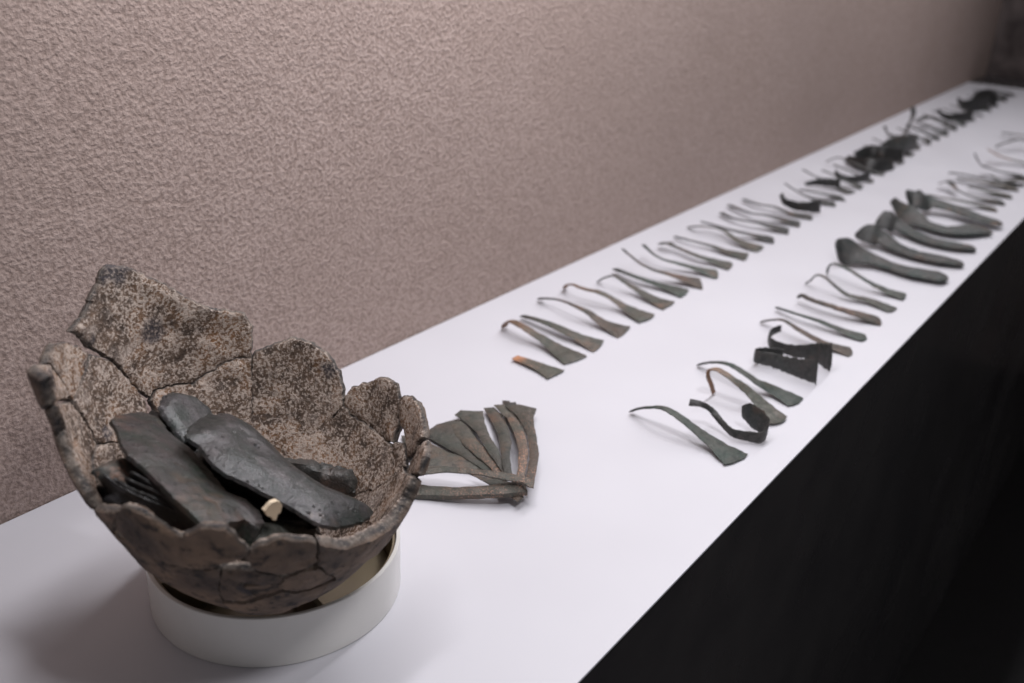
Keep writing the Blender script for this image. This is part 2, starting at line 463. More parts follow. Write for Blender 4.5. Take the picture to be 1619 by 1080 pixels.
# far wall, seen from inside
sherd(I((169,433),(177,424),(208,428),(241,444),(274,461),(308,483),(336,493),(386,501),(398,522),(397,571),(374,570),(358,577),(333,593),(308,610),(274,613),(249,620),(241,632),(224,621),(208,605),(194,582),(180,568),(163,560),(147,546),(138,535),(122,522),(141,503),(155,469),(166,450)), 1, 0.0006, mark=[(242,525,0.009,True),(186,434,0.009,True),(150,540,0.003,True)])
sherd(I((94,547),(113,546),(133,553),(148,563),(138,592),(129,614),(120,634),(111,620),(98,593),(84,576)), 2, 0.001, mark=[(140,580,0.004,True)])
sherd(I((149,565),(164,568),(182,580),(200,599),(222,626),(233,641),(240,680),(205,705),(160,705),(145,681),(128,654),(121,637),(130,616),(139,593)), 3, -0.0006, mark=[(170,690,0.006,True)])
sherd(I((375,572),(398,573),(399,619),(399,668),(405,700),(340,720),(270,690),(243,640),(250,623),(275,616),(309,613),(334,595),(358,580)), 4, -0.0003)
sherd(I((400,572),(404,565),(427,554),(466,540),(493,551),(516,569),(532,597),(538,631),(537,649),(523,666),(509,682),(488,697),(471,698),(454,706),(430,712),(406,700),(400,668),(400,619)), 5, 0.0009, mark=[(520,590,0.006,True)])
sherd(I((539,651),(554,667),(582,686),(604,706),(611,712),(613,736),(624,752),(610,766),(588,782),(540,800),(480,770),(432,715),(454,708),(472,700),(489,699),(511,684),(525,669)), 6, 0.0)
sherd(I((541,634),(554,619),(577,611),(599,603),(618,612),(622,632),(624,656),(624,675),(613,703),(602,703),(582,684),(558,667),(541,650)), 7, 0.0004, thick=0.0068)
sherd(I((626,634),(640,632),(652,640),(661,667),(663,694),(654,711),(649,722),(638,730),(635,694),(627,667)), 8, -0.0008, thick=0.0068)
sherd(I((616,708),(631,706),(634,743),(624,750),(614,732)), 9, -0.001, thick=0.0068)
sherd(I((641,736),(650,724),(656,712),(664,700),(669,725),(669,750),(638,757)), 10, 0.0002, thick=0.0068)
# left edge, wrapping round to the outside
sherd(I((66,580),(82,578),(98,596),(116,627),(100,633),(93,642),(76,645)) + O_((70,640),(64,618),(62,598)), 11, 0.0012, mark=[(85,600,0.006,True)])
sherd(I((96,641),(118,640),(127,656),(146,687),(158,709),(151,731),(150,755),(165,790)) + O_((184,812),(175,842),(151,816),(129,782),(113,756),(95,722),(82,685),(72,650)), 12, 0.0)
sherd(I((161,708),(205,707),(242,684),(285,715),(265,780),(205,805),(165,778),(152,738)), 20, -0.001)
# right front, long sherd with a broken top edge
sherd(O_((669,764),(655,793),(631,826),(600,848),(575,860),(545,870),(522,864),(504,862),(504,893),(521,909),(560,898)) + I((560,830),(588,784),(611,768),(625,754),(645,759)), 13, 0.0005, thick=0.0105)
# near wall, seen from outside
sherd(O_((197,801),(212,808),(228,815),(244,826),(260,836),(275,845),(289,850),(306,841),(327,836),(352,838),(367,848),(382,863),(393,872),(384,883),(352,891),(335,899),(306,899),(270,892),(247,884),(212,862),(184,838),(184,812)), 14, 0.0008, thick=0.0065)
sherd(O_((396,874),(407,867),(432,859),(449,857),(475,858),(499,859),(502,890),(484,900),(449,912),(421,907),(400,903),(388,886)), 15, -0.0002, thick=0.0065)
sherd(O_((178,842),(212,865),(247,886),(270,894),(306,901),(335,902),(347,905),(348,916),(344,927),(351,950),(350,958),(327,953),(274,930),(235,905),(201,874)), 16, 0.0)
sherd(O_((351,906),(391,906),(421,911),(447,916),(442,926),(425,930),(380,924),(404,946),(385,953),(353,951),(346,927)), 17, -0.0006, mark=[(400,935,0.008,False)])
sherd(O_((450,917),(484,904),(503,900),(521,912),(530,915),(496,930),(470,936),(448,933),(443,928)), 18, 0.0002)
sherd(O_((352,953),(388,955),(411,948),(448,936),(470,939),(497,933),(532,917),(498,946),(441,971),(411,972),(369,967)), 19, 0.0006)
# round bottom, mostly hidden in the ring
def pot_base():
    v, f, side = [], [], []
    seg, NR = 96, 14
    def ztop(a):
        d = abs(math.degrees(a) - 160)
        return 0.085 + 0.030*math.exp(-(d/35.0)**2)
    for inn in (0, 1):
        for k in range(NR):
            for s in range(seg):
                a = 2*math.pi*s/seg
                z = PZ0 - PC + 0.0002 + ztop(a)*(k/(NR-1))**2
                p, nn = surf(a, z, 0.0016 + (0.0052 if inn else 0))
                if inn: p = p + AX*0.001
                v.append(p + nn*0.0006*nz(p, 70)); side.append(float(inn))
    for inn in (0, 1):
        b = inn*NR*seg
        for k in range(NR-1):
            for s in range(seg):
                q = (b+k*seg+s, b+k*seg+(s+1) % seg, b+(k+1)*seg+(s+1) % seg, b+(k+1)*seg+s)
                f.append(q if not inn else q[::-1])
        f.append(tuple(b+s for s in range(seg))[::1 if inn else -1])
    for s in range(seg):
        a, b = (NR-1)*seg+s, (NR-1)*seg+(s+1) % seg
        f.append((a, b, b+NR*seg, a+NR*seg))
    link('bottom', v, f, M_POT, pot, BQ, attrs={'side': side, 'mark': [0.0]*len(v)})
pot_base()

# ---------------------------------------------------------------- bronzes lying in the pot
def slab(name, mat, outline, anchors, thick, dome, label, cat, group=None, edge=0.006, rough=0.0012, seed=0.0, grid=0.0026, relief=0.0006, heavy=None, pits=None):
    P = [at(*a) for a in anchors]
    n = np.cross(P[1]-P[0], P[2]-P[0]); n /= np.linalg.norm(n)
    if n[2] < 0: n = -n
    ex = P[1]-P[0]; ex -= n*np.dot(ex, n); ex /= np.linalg.norm(ex)
    ey = np.cross(n, ex)
    pts = [at_plane(x, y, P[0], n) for x, y in outline]
    uv = [(np.dot(p-P[0], ex), np.dot(p-P[0], ey)) for p in pts]
    V, T, B, D = mesh2d(uv, 0.0016, grid, rough, 0.0, seed, 200, rough*0.55)
    c = V.mean(0); bn = bnormals(V, B)
    def hgt(i):
        d = min(1.0, D[i]/edge)
        p = P[0] + ex*V[i,0] + ey*V[i,1]
        h = dome*math.sin(d*math.pi/2) - dome*0.55 + relief*(nz(p, 45, seed) + 0.5*nz(p, 140, seed))
        for (qx, qy, qr) in (pits or []):
            q = at_plane(qx, qy, P[0], n)
            h -= 0.004*max(0, 1 - (np.linalg.norm(p-q)/qr)**2)
        return h
    def tkn(i):
        if not heavy: return thick
        q = at_plane(heavy[0], heavy[1], P[0], n) - P[0]
        return thick + heavy[3]*math.exp(-(((V[i,0]-np.dot(q, ex))**2 + (V[i,1]-np.dot(q, ey))**2)/heavy[2]**2))
    top = lambda i: P[0] + ex*V[i,0] + ey*V[i,1] + n*hgt(i)
    bot = lambda i: P[0] + ex*V[i,0] + ey*V[i,1] - n*(tkn(i) - (hgt(i) + dome*0.55)*0.2)
    mid = lambda i: P[0] + ex*(V[i,0]+bn[i][0]*0.0004) + ey*(V[i,1]+bn[i][1]*0.0004) + n*(hgt(i) - 0.0010 - tkn(i)*0.25 + 0.0006*nz(V[i], 300))
    verts, faces = solid(V, T, B, top, bot, mid)
    ce = np.mean(verts, 0)
    o = link(name, verts, faces, mat, None, (ce[0], ce[1], min(v[2] for v in verts)), attrs={'u': [0.5]*len(verts)}, sharp=42)
    return tag(o, label, cat, group)
GP = 'bronze pieces lying in the pot'
slab('bronze_axe', POTG, [(179,660),(186,652),(227,647),(251,654),(268,679),(304,706),(338,744),(360,773),(391,785),(412,803),(419,820),(412,832),(391,817),(369,821),(353,823),(324,825),(304,807),(276,781),(249,754),(227,732),(206,716),(196,699),(189,679)],
     [(230,690,0.176),(390,810,0.148),(300,760,0.165)], 0.0050, 0.0035, 'long dark green axe lying leftmost in the pot, blunt end toward the viewer', 'axe', GP, edge=0.026, seed=1.1, heavy=(396,815,0.020,0.014))
slab('bronze_axe', POTB, [(256,639),(264,622),(278,617),(304,622),(333,643),(345,662),(330,690),(318,703),(295,696),(276,670),(264,655)],
     [(270,640,0.170),(320,690,0.150),(310,640,0.158)], 0.005, 0.004, 'short grey bronze blade half hidden behind the largest axe in the pot', 'axe', GP, seed=2.2)
slab('bronze_axe', POTB, [(297,682),(304,668),(314,658),(333,648),(365,647),(382,656),(402,667),(429,691),(453,716),(480,738),(513,760),(558,778),(584,791),(594,802),(589,811),(569,820),(536,826),(513,823),(500,816),(469,796),(433,778),(413,767),(386,753),(357,740),(338,723),(319,696),(304,687)],
     [(340,670,0.172),(560,800,0.122),(430,760,0.153)], 0.0055, 0.0065, 'largest glossy dark bronze axe in the pot, pointing to the right rim', 'axe', GP, edge=0.020, seed=3.3, pits=[(404,711,.0012),(424,728,.0012),(402,705,.0011),(385,680,.001)])
slab('bronze_lump', DARK, [(430,716),(456,717),(491,721),(531,729),(556,736),(563,751),(560,771),(544,776),(510,778),(470,760),(440,740)],
     [(450,730,0.112),(555,755,0.104),(500,770,0.100)], 0.016, 0.014, 'rounded dark bronze end riddled with small holes behind the largest axe', 'bronze lump', GP, edge=0.014, seed=4.4,
     pits=[(507,740,.0028),(519,741,.003),(535,737,.0035),(513,748,.0025),(524,751,.0025),(511,730,.002),(527,730,.002),(543,746,.002),(517,757,.002)])
slab('bronze_lump', FLECK, [(150,738),(165,728),(190,720),(215,722),(245,748),(268,775),(275,790),(240,782),(205,765),(175,752)],
     [(160,738,0.172),(260,780,0.152),(200,730,0.166)], 0.006, 0.005, 'grey green bronze piece with copper flecks at the pot\'s left inside wall', 'bronze lump', GP, seed=5.5)
def blade(name, mat, a, b, h, t, lean, label, cat, group, seed=0.0):
    """thin blade standing on edge from a to b (px, py, z of its top edge); h deep, t thick"""
    A, B = at(*a), at(*b)
    d = B-A; L = np.linalg.norm(d); d /= L
    side = np.cross(d, [0, 0, 1]); side /= np.linalg.norm(side)
    up = np.cross(side, d); dn = -(up*math.cos(lean) + side*math.sin(lean)); sd = np.cross(d, dn)
    v, f = [], []
    N = 26
    for k in range(N+1):
        u = k/N
        p = A + d*L*u + sd*0.0015*math.sin(u*5+seed)
        e = 0.0009*nz((u*6, seed, 0.3), 1.7) + 0.0005*nz((u*25, seed, 0.9), 1.3)
        tk = t*(0.7+0.3*math.sin(math.pi*min(1, u*1.15)))
        for x, y in ((-.5, .12), (-.25, 0), (.25, 0), (.5, .12), (.4, 1), (-.4, 1)):
            v.append(p + sd*tk*x + dn*(h*y*(0.75+0.25*u) + (e if y < .5 else 0)))
    for k in range(N):
        for j in range(6):
            f.append((k*6+j, k*6+(j+1) % 6, (k+1)*6+(j+1) % 6, (k+1)*6+j))
    f += [tuple(range(5, -1, -1)), tuple(N*6+j for j in range(6))]
    ce = np.mean(v, 0)
    o = link(name, v, f, mat, None, (ce[0], ce[1], min(q[2] for q in v)), attrs={'u': [0.5]*len(v)}, smooth=False)
    return tag(o, label, cat, group)
slab('bronze_plate', BLACKB, [(300,690),(330,702),(420,770),(500,815),(512,850),(440,872),(385,856),(335,800),(305,740)], [(330,720,0.138),(490,830,0.100),(390,830,0.124)], 0.006, 0.003, 'flat black plate filling the pot beneath the two big axes', 'bronze plate', GP, seed=8.1)
slab('bronze_plate', BLACKB, [(196,690),(240,645),(270,655),(320,702),(330,745),(270,790),(215,770)], [(230,690,0.156),(310,730,0.142),(250,770,0.142)], 0.005, 0.003, 'flat black plate beneath the left axe near the back of the pot', 'bronze plate', GP, seed=9.1)
NTH = ['first', 'second', 'third', 'fourth', 'fifth', 'sixth']
GB = 'thin black bars on edge at the left of the pot'
for k, (a, b) in enumerate([((154,768,.158),(214,806,.150)), ((152,752,.168),(262,808,.156)), ((164,752,.170),(288,814,.158)), ((182,754,.170),(304,819,.158)), ((200,752,.172),(316,822,.160)), ((206,746,.174),(324,822,.162))]):
    blade('bronze_bar', BLACKB, a, b, 0.024, 0.0032, 0.35 + 0.12*math.sin(k*2.1), NTH[k] + ' thin black bar of the bundle on edge, counted from the left rim', 'bar', GB, k*1.3)
GM = 'thin black bars between the two big axes'
for k, (a, b) in enumerate([((318,706,.152),(425,786,.134)), ((326,722,.150),(440,800,.130)), ((335,738,.148),(470,806,.126)), ((346,750,.146),(500,818,.119))]):
    blade('bronze_bar', BLACKB, a, b, 0.025, 0.0046, 0.5, NTH[k] + ' thin black bar in the gap between the big axes, from the back', 'bar', GM, 20+k*1.1)
blade('bronze_bar', BLACKB, (428,814,.122), (504,826,.108), 0.02, 0.007, 0.2, 'short black bronze bar beside the pale wood chip', 'bar', None, 41)
slab('bronze_lump', GREY, [(396,850),(405,838),(418,822),(440,822),(470,826),(505,836),(513,841),(513,856),(495,872),(440,880),(398,872)],
     [(420,830,0.128),(505,845,0.110),(420,865,0.122)], 0.014, 0.004, 'grey bronze slab just inside the front rim of the pot', 'bronze lump', GP, seed=6.6)
slab('wood_chip', mat_wood(), [(413,804),(420,795),(425,790),(433,787),(437,790),(441,795),(438,806),(434,808),(431,818),(427,819),(424,813),(418,812)],
     [(415,803,0.152),(440,795,0.150),(428,820,0.140)], 0.0035, 0.001, 'small pale wood chip between the dark bronzes in the pot', 'wood chip', None, edge=0.002, rough=0.0006, grid=0.0022, relief=0.0008, seed=7.7)

# ---------------------------------------------------------------- fan of strips beside the pot
GF = 'bronze strips fanned out beside the pot'
CONV = at(830, 752, 0.0)
def fan(mat, crop, order, zc, ze, label, thick=0.0024, end='strip'):
    px = [(630 + x/4.907, 600 + y/4.907) for x, y in crop]
    base = [at(x, y, 0.012) for x, y in px]
    dm = max(np.linalg.norm(p[:2]-CONV[:2]) for p in base)
    def zat(p):
        s = min(1, np.linalg.norm(np.array(p[:2])-CONV[:2])/max(dm, 1e-4))
        return zc + (ze-zc)*(s*s*(3-2*s))
    pts = []
    for x, y in px:
        q = at(x, y, 0.012)
        for _ in range(3): q = at(x, y, zat(q))
        pts.append(q)
    V, T, B, D = mesh2d([(p[0], p[1]) for p in pts], 0.0026, 0.0040, 0.0007, 0.0005, order*0.37, 130, 0.0003)
    c = V.mean(0)
    def P(i, dz):
        return np.array([V[i,0], V[i,1], zat(V[i]) + dz + 0.0004*nz((V[i,0], V[i,1], order), 70)])
    ed = lambda i: 0.0009*math.exp(-D[i]/0.002)
    verts, faces = solid(V, T, B, lambda i: P(i, -ed(i)+0.0010*min(1, D[i]/0.006)), lambda i: P(i, -thick+ed(i)*0.6), lambda i: P(i, -thick*0.5) + np.array([*(0.0003*(V[i]-c)/np.linalg.norm(V[i]-c)), 0]))
    ce = np.mean(verts, 0)
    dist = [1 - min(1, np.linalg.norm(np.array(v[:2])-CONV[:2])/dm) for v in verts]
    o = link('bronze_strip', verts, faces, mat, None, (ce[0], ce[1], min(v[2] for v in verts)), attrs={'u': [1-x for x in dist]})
    return tag(o, label, 'bronze strip', GF)
FT = mat_bronze('copper_edged_bronze', (0.066, 0.070, 0.058), (0.082, 0.070, 0.056), (0.034, 0.036, 0.032), 0.16, tip=(0.02, 0.50, (0.098, 0.070, 0.054)), bump=0.8, tint=(0.15, 0.125, 0.105))
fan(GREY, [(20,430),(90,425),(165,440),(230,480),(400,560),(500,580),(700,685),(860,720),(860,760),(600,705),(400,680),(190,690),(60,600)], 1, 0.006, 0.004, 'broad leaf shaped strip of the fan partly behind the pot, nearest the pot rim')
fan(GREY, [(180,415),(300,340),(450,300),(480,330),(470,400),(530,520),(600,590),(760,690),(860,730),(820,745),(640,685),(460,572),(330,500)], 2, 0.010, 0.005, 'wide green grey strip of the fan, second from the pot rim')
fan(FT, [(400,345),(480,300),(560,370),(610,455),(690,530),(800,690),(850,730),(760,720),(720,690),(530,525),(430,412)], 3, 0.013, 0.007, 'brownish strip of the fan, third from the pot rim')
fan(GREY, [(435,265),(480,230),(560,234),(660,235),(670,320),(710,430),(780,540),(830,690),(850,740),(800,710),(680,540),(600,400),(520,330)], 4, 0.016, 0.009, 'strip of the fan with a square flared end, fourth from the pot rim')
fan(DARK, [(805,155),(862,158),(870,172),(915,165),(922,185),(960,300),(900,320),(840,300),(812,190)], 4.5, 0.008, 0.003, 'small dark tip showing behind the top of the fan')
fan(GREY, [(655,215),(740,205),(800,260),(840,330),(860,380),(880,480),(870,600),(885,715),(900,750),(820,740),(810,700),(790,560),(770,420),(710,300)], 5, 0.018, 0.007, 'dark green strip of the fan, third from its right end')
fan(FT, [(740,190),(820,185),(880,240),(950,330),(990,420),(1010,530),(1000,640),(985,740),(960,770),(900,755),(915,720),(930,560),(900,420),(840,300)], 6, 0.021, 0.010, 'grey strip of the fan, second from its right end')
fan(FT, [(820,195),(930,185),(1010,200),(1075,220),(1050,300),(1060,370),(1075,440),(1095,580),(1070,720),(1055,830),(1000,820),(985,740),(1010,620),(1010,530),(990,400),(920,280)], 7, 0.020, 0.013, 'rightmost strip of the fan with a broad hooked end and copper edge')
fan(FT, [(540,720),(620,735),(800,770),(880,790),(960,880),(972,905),(925,945),(840,880),(760,820),(700,805),(600,750)], 8, 0.011, 0.010, 'short reddish strip poking out below the joined ends of the fan')
fan(FT, [(60,655),(190,658),(400,665),(600,688),(800,706),(900,728),(1000,748),(1055,778),(1050,835),(1012,828),(960,790),(850,776),(700,748),(540,722),(350,712),(190,732),(60,750)], 9, 0.027, 0.020, 'copper edged strip lying across the joined ends of the fan')
fan(FT, [(40,800),(190,808),(400,825),(600,820),(800,800),(990,770),(1005,862),(900,872),(800,885),(500,897),(180,892),(40,885)], 10, 0.022, 0.006, 'lowest long strip of the fan lying along its near side', thick=0.006)

# ---------------------------------------------------------------- the two rows of strips
def strip(name, mat, pts, widths, label, cat, group, thick=0.0026, vert=None, bulge=0.003, seed=None, rough=1.0, n=None, tail=None):
    seed = seed if seed is not None else random.uniform(0, 90)
    C = [np.array(at(*p)) for p in pts]
    K = len(C)
    vert = vert if vert is not None else [0.0]*K
    ov = C[-1]-C[0]; ov[2] = 0
    Lh = np.cross([0, 0, 1.0], ov/np.linalg.norm(ov))
    n = n or (10 + 6*K)
    def cr(a, t):
        i = min(int(t), K-2); u = t-i
        p0, p1, p2, p3 = a[max(i-1, 0)], a[i], a[i+1], a[min(i+2, K-1)]
        return 0.5*((2*p1) + (p2-p0)*u + (2*p0-5*p1+4*p2-p3)*u*u + (3*p1-p0-3*p2+p3)*u**3)
    seg = [np.linalg.norm(C[i+1]-C[i]) for i in range(K-1)]
    cum = np.r_[0, np.cumsum(seg)]
    tt = np.interp(np.linspace(0, cum[-1], n+1), cum, np.arange(K))
    W = [np.array([x]) for x in widths]; VV = [np.array([x]) for x in vert]
    cen = [cr(C, t) for t in tt]
    lat = (-1, -0.93, -0.5, 0, 0.5, 0.93, 1)
    ring = [(l, +1) for l in lat[1:-1]] + [(1, 0)] + [(l, -1) for l in lat[1:-1][::-1]] + [(-1, 0)]
    v, f, U = [], [], []
    for k, t in enumerate(tt):
        tg = cen[min(k+1, n)] - cen[max(k-1, 0)]; tg /= np.linalg.norm(tg)
        w_ = max(0.0012, cr(W, t)[0])
        b = min(1, max(0, cr(VV, t)[0]))*math.pi/2
        L = Lh*math.cos(b) + np.array([0, 0, 1.0])*math.sin(b)
        L = L - tg*np.dot(L, tg)
        L = L/max(1e-6, np.linalg.norm(L))
        nn = np.cross(tg, L)
        ea = 1 + rough*(0.10*nz((k*0.45, seed, 1), 1.0) + 0.05*nz((k*1.7, seed, 2), 1.0))
        eb = 1 + rough*(0.10*nz((k*0.45, seed, 5), 1.0) + 0.05*nz((k*1.7, seed, 7), 1.0))
        cen_off = nn*0.0006*nz((k*0.4, seed, 9), 1.0)
        for (l, s) in ring:
            h = w_*0.5*(ea if l > 0 else eb)
            tk = thick*0.5*(1.0 if abs(l) < 0.1 else 0.86 if abs(l) < 0.6 else 0.5)
            if k >= n-3: tk *= 1 - 0.75*((k-(n-3))/3)**2
            if k <= 1: tk *= 0.55 + 0.45*k
            p = cen[k] + cen_off + L*l*h + nn*tk*s
            if k >= n-3:
                fr = (k-(n-3))/3
                p = p + tg*(bulge*(1-l*l)*fr*fr + rough*0.0022*fr*fr*nz((l*1.6, seed, 4), 1.0))
            if k == 0: p = p - tg*0.0012*nz((l*2, seed, 6), 1.0)
            v.append(p); U.append(k/n)
    P = len(ring)
    for k in range(n):
        for j in range(P):
            f.append((k*P+j, k*P+(j+1) % P, (k+1)*P+(j+1) % P, (k+1)*P+j))
    f += [tuple(range(P-1, -1, -1)), tuple(n*P+j for j in range(P))]
    v = np.array(v)
    zmin = v[:, 2].min()
    if zmin < 0.0006: v[:, 2] += 0.0006 - zmin if zmin > -0.004 else 0
    v[:, 2] = np.maximum(v[:, 2], 0.0004 + 0.0001*((np.arange(len(v)) % P) < 5))
    ce = v.mean(0)
    o = link(name, v, f, mat, None, (ce[0], ce[1], 0.0), attrs={'u': U})
    return tag(o, label, cat, group)

GBK = 'bronze strips in the row along the wall'
GFR = 'bronze strips in the row along the front edge'
BS, CAT = 'bronze_strip', 'bronze strip'
def flare(wd): return wd if len(wd) < 3 or wd[-1] < wd[-2] or wd[0] > 0.3*wd[-1] and wd[-1] > 0.03 else wd[:-2] + [wd[-2]*1.08, wd[-1]*1.32]
def B_(mat, pts, wd, label, **k):
    if pts[0][0] > 1440: wd = [x*1.2 for x in wd]
    if 'vert' not in k: wd = flare(wd); k['bulge'] = min(k.get('bulge', .002), .0025)
    return strip(BS, mat, pts, wd, label, CAT, GBK, **k)
def F_(mat, pts, wd, label, **k):
    if pts[0][0] > 1440: wd = [x*1.3 for x in wd]
    if 'vert' not in k: wd = wd[:-1] + [wd[-1]*1.18]
    return strip(BS, mat, pts, wd, label, CAT, GFR, **k)
# ---- row along the wall, near end first
B_(CEND, [(814,565,.004),(839,574,.004),(862,584,.003),(879,592,.002)], [.0125,.0165,.023,.033], 'short stub with an orange copper broken end at the near end of the wall row', bulge=.001)
B_(CTIP, [(798,517,.003),(800,511,.012),(809,508,.019),(827,517,.019),(853,533,.012),(879,550,.006),(910,569,.002)], [.010,.0105,.011,.012,.015,.022,.030], 'strip with a rounded brown hooked handle, second in the wall row from the pot', bulge=.004)
B_(GREY, [(825,499,.006),(859,509,.010),(891,522,.010),(918,535,.006),(947,547,.002)], [.0085,.0115,.0165,.019,.029], 'straight dark strip with a small notch, third in the wall row from the pot', bulge=.004)
B_(BROWN, [(853,472,.005),(862,472,.011),(879,473,.016),(903,481,.020),(928,493,.016),(954,511,.007),(986,525,.002)], [.009,.006,.004,.006,.011,.018,.030], 'arched strip with thin handle and dark knob, fourth in the wall row from the pot', bulge=.004)
B_(CTIP, [(894,456,.002),(895,452,.012),(906,451,.020),(922,457,.020),(948,463,.021),(966,472,.016),(989,487,.007),(1023,504,.002)], [.008,.007,.005,.008,.011,.010,.017,.029], 'wavy reddish brown strip, fifth in the wall row from the pot', bulge=.004)
B_(GREY, [(946,445,.003),(956,439,.014),(970,436,.021),(980,441,.020),(1007,458,.010),(1033,473,.005),(1057,483,.002)], [.007,.004,.004,.006,.013,.020,.028], 'sharply bent strip with a folded thin handle, sixth in the wall row from the pot')
B_(GREEN, [(972,425,.008),(990,432,.010),(1014,441,.010),(1051,453,.006),(1083,464,.002)], [.010,.009,.011,.017,.027], 'dark straight strip with a thick handle, seventh in the wall row from the pot')
B_(BROWN, [(984,394,.034),(1019,421,.022),(1064,436,.012),(1108,449,.002)], [.004,.006,.013,.028], 'brown strip with a thin raised handle tip, eighth in the wall row from the pot')
B_(GREEN, [(1017,387,.024),(1041,407,.018),(1078,418,.012),(1105,426,.007),(1133,434,.002)], [.007,.005,.011,.017,.027], 'strip with a kinked raised handle, ninth in the wall row from the pot')
B_(GREY, [(1043,385,.009),(1058,385,.014),(1070,391,.010),(1101,404,.010),(1130,413,.006),(1155,421,.002)], [.012,.014,.009,.012,.018,.027], 'strip with a lumpy dark handle, tenth in the wall row from the pot', rough=2.4)
B_(GREY, [(1067,374,.006),(1095,381,.009),(1125,389,.007),(1150,398,.005),(1180,406,.002)], [.007,.005,.010,.017,.027], 'slim strip with a pale thin handle, eleventh in the wall row from the pot')
B_(GREY, [(1089,359,.003),(1113,358,.015),(1143,364,.016),(1167,381,.008),(1202,394,.002)], [.009,.004,.007,.016,.027], 'arched strip with a dark knobbed handle, twelfth in the wall row from the pot')
B_(DARK, [(1108,350,.016),(1150,362,.014),(1187,371,.008),(1222,380,.002)], [.004,.009,.013,.026], 'dark strip with a small spur, thirteenth in the wall row from the pot', rough=1.8)
B_(DARK, [(1140,337,.006),(1158,345,.008),(1175,349,.010),(1199,353,.011),(1246,366,.002)], [.010,.008,.007,.010,.024], 'nearest of three wavy slim dark strips midway along the wall row')
B_(DARK, [(1152,324,.006),(1187,337,.010),(1214,341,.011),(1264,355,.002)], [.010,.008,.010,.024], 'middle one of three wavy slim dark strips midway along the wall row')
B_(DARK, [(1175,315,.006),(1200,323,.009),(1224,327,.010),(1250,337,.006),(1283,344,.002)], [.009,.008,.010,.014,.024], 'farthest of three wavy slim dark strips midway along the wall row')
B_(BLACKB, [(1235,307,.034),(1241,319,.024),(1261,326,.015),(1280,327,.015),(1297,326,.017)], [.010,.012,.016,.020,.026], 'black curled ribbon like a letter C midway along the wall row', vert=[.7,.9,1,1,1], bulge=0)
B_(DARK, [(1241,290,.026),(1259,302,.018),(1286,315,.008),(1320,323,.002)], [.005,.006,.012,.024], 'dark strip with a forked handle just beyond the black curled ribbon')
B_(DARK, [(1264,300,.008),(1299,306,.010),(1333,314,.002)], [.007,.010,.024], 'low dark strip, second beyond the black curled ribbon in the wall row')
B_(BLACKB, [(1273,291,.012),(1299,288,.016),(1328,290,.016)], [.008,.014,.018], 'short black ribbon on edge, nearer one of a pair in the wall row', vert=[.6,.8,.9], bulge=0)
B_(DARK, [(1269,268,.022),(1291,280,.016),(1319,293,.008),(1346,305,.002)], [.004,.006,.012,.024], 'slim dark strip with raised tip between two black ribbons of the wall row')
B_(BLACKB, [(1321,270,.026),(1327,279,.018),(1348,284,.014),(1375,279,.016)], [.008,.012,.014,.020], 'bent black ribbon on edge, farther one of a pair in the wall row', vert=[.7,.9,1,1], bulge=0)
B_(DARK, [(1306,256,.008),(1326,249,.020),(1348,257,.018),(1373,268,.008),(1397,275,.002)], [.004,.005,.008,.014,.022], 'arched thin dark strip just before the dense black heap')
B_(BLACKB, [(1338,252,.010),(1363,262,.012),(1387,265,.012),(1412,260,.012)], [.016,.028,.030,.022], 'lowest black piece of the dense heap in the wall row', vert=[.4,.6,.6,.6], bulge=0, thick=.006)
B_(BLACKB, [(1352,245,.024),(1375,241,.026),(1400,244,.026),(1428,246,.022)], [.014,.030,.032,.026], 'middle black piece of the dense heap in the wall row', vert=[.6,.8,.8,.8], bulge=0, thick=.006)
B_(DARK, [(1392,236,.030),(1410,230,.034),(1432,228,.030),(1450,224,.026)], [.016,.034,.038,.034], 'topmost dark piece of the dense heap in the wall row', vert=[.8,.8,.9,.9], bulge=0, thick=.006)
B_(DARK, [(1399,199,.060),(1403,210,.044),(1418,216,.030),(1433,213,.020)], [.006,.007,.007,.012], 'thin upright bent wire rising behind the dense black heap', vert=[0,.4,.4,0])
B_(DARK, [(1443,169,.050),(1444,181,.034),(1438,196,.018),(1432,207,.008)], [.009,.010,.006,.006], 'upright thin strip reaching above the wall edge of the shelf near the far end', vert=[.3,.3,.3,.3])
for k, (ex_, ey_, wd) in enumerate([(1454,235,.024),(1470,227,.022),(1484,220,.022),(1498,213,.022),(1512,205,.020),(1526,198,.020)]):
    B_(DARK, [(ex_-52,ey_-22,.010+.004*(k % 3)),(ex_-30,ey_-12,.016-.003*(k % 2)),(ex_-14,ey_-5,.008),(ex_,ey_,.002)], [.005,.008,.013,wd],
       ['nearest of the six slim strips between the dense heap and the far black curl','second of the six slim strips beyond the dense heap','third of the six slim strips beyond the dense heap','fourth of the six slim strips beyond the dense heap','fifth of the six slim strips beyond the dense heap','farthest of the six slim strips, next to the far black curl'][k])
B_(DARK, [(1450,190,.026),(1470,185,.028),(1490,190,.020),(1505,195,.010)], [.006,.010,.008,.014], 'raised bent strip lying over the six slim strips near the far end', vert=[.3,.3,.2,0])
B_(BLACKB, [(1482,174,.030),(1492,183,.020),(1511,186,.016),(1538,183,.018)], [.009,.012,.018,.026], 'black curled ribbon near the far end of the wall row', vert=[.8,1,1,1], bulge=0)
B_(BLACKB, [(1514,157,.026),(1523,166,.020),(1545,165,.020),(1563,162,.020)], [.014,.022,.036,.040], 'wide black ribbon next to the last ones of the wall row', vert=[.7,.9,.9,.9], bulge=0)
B_(BLACKB, [(1540,158,.030),(1556,154,.032),(1576,158,.020)], [.020,.036,.036], 'last black lump of the wall row before the far corner', vert=[.7,.8,.8], bulge=0, thick=.006)
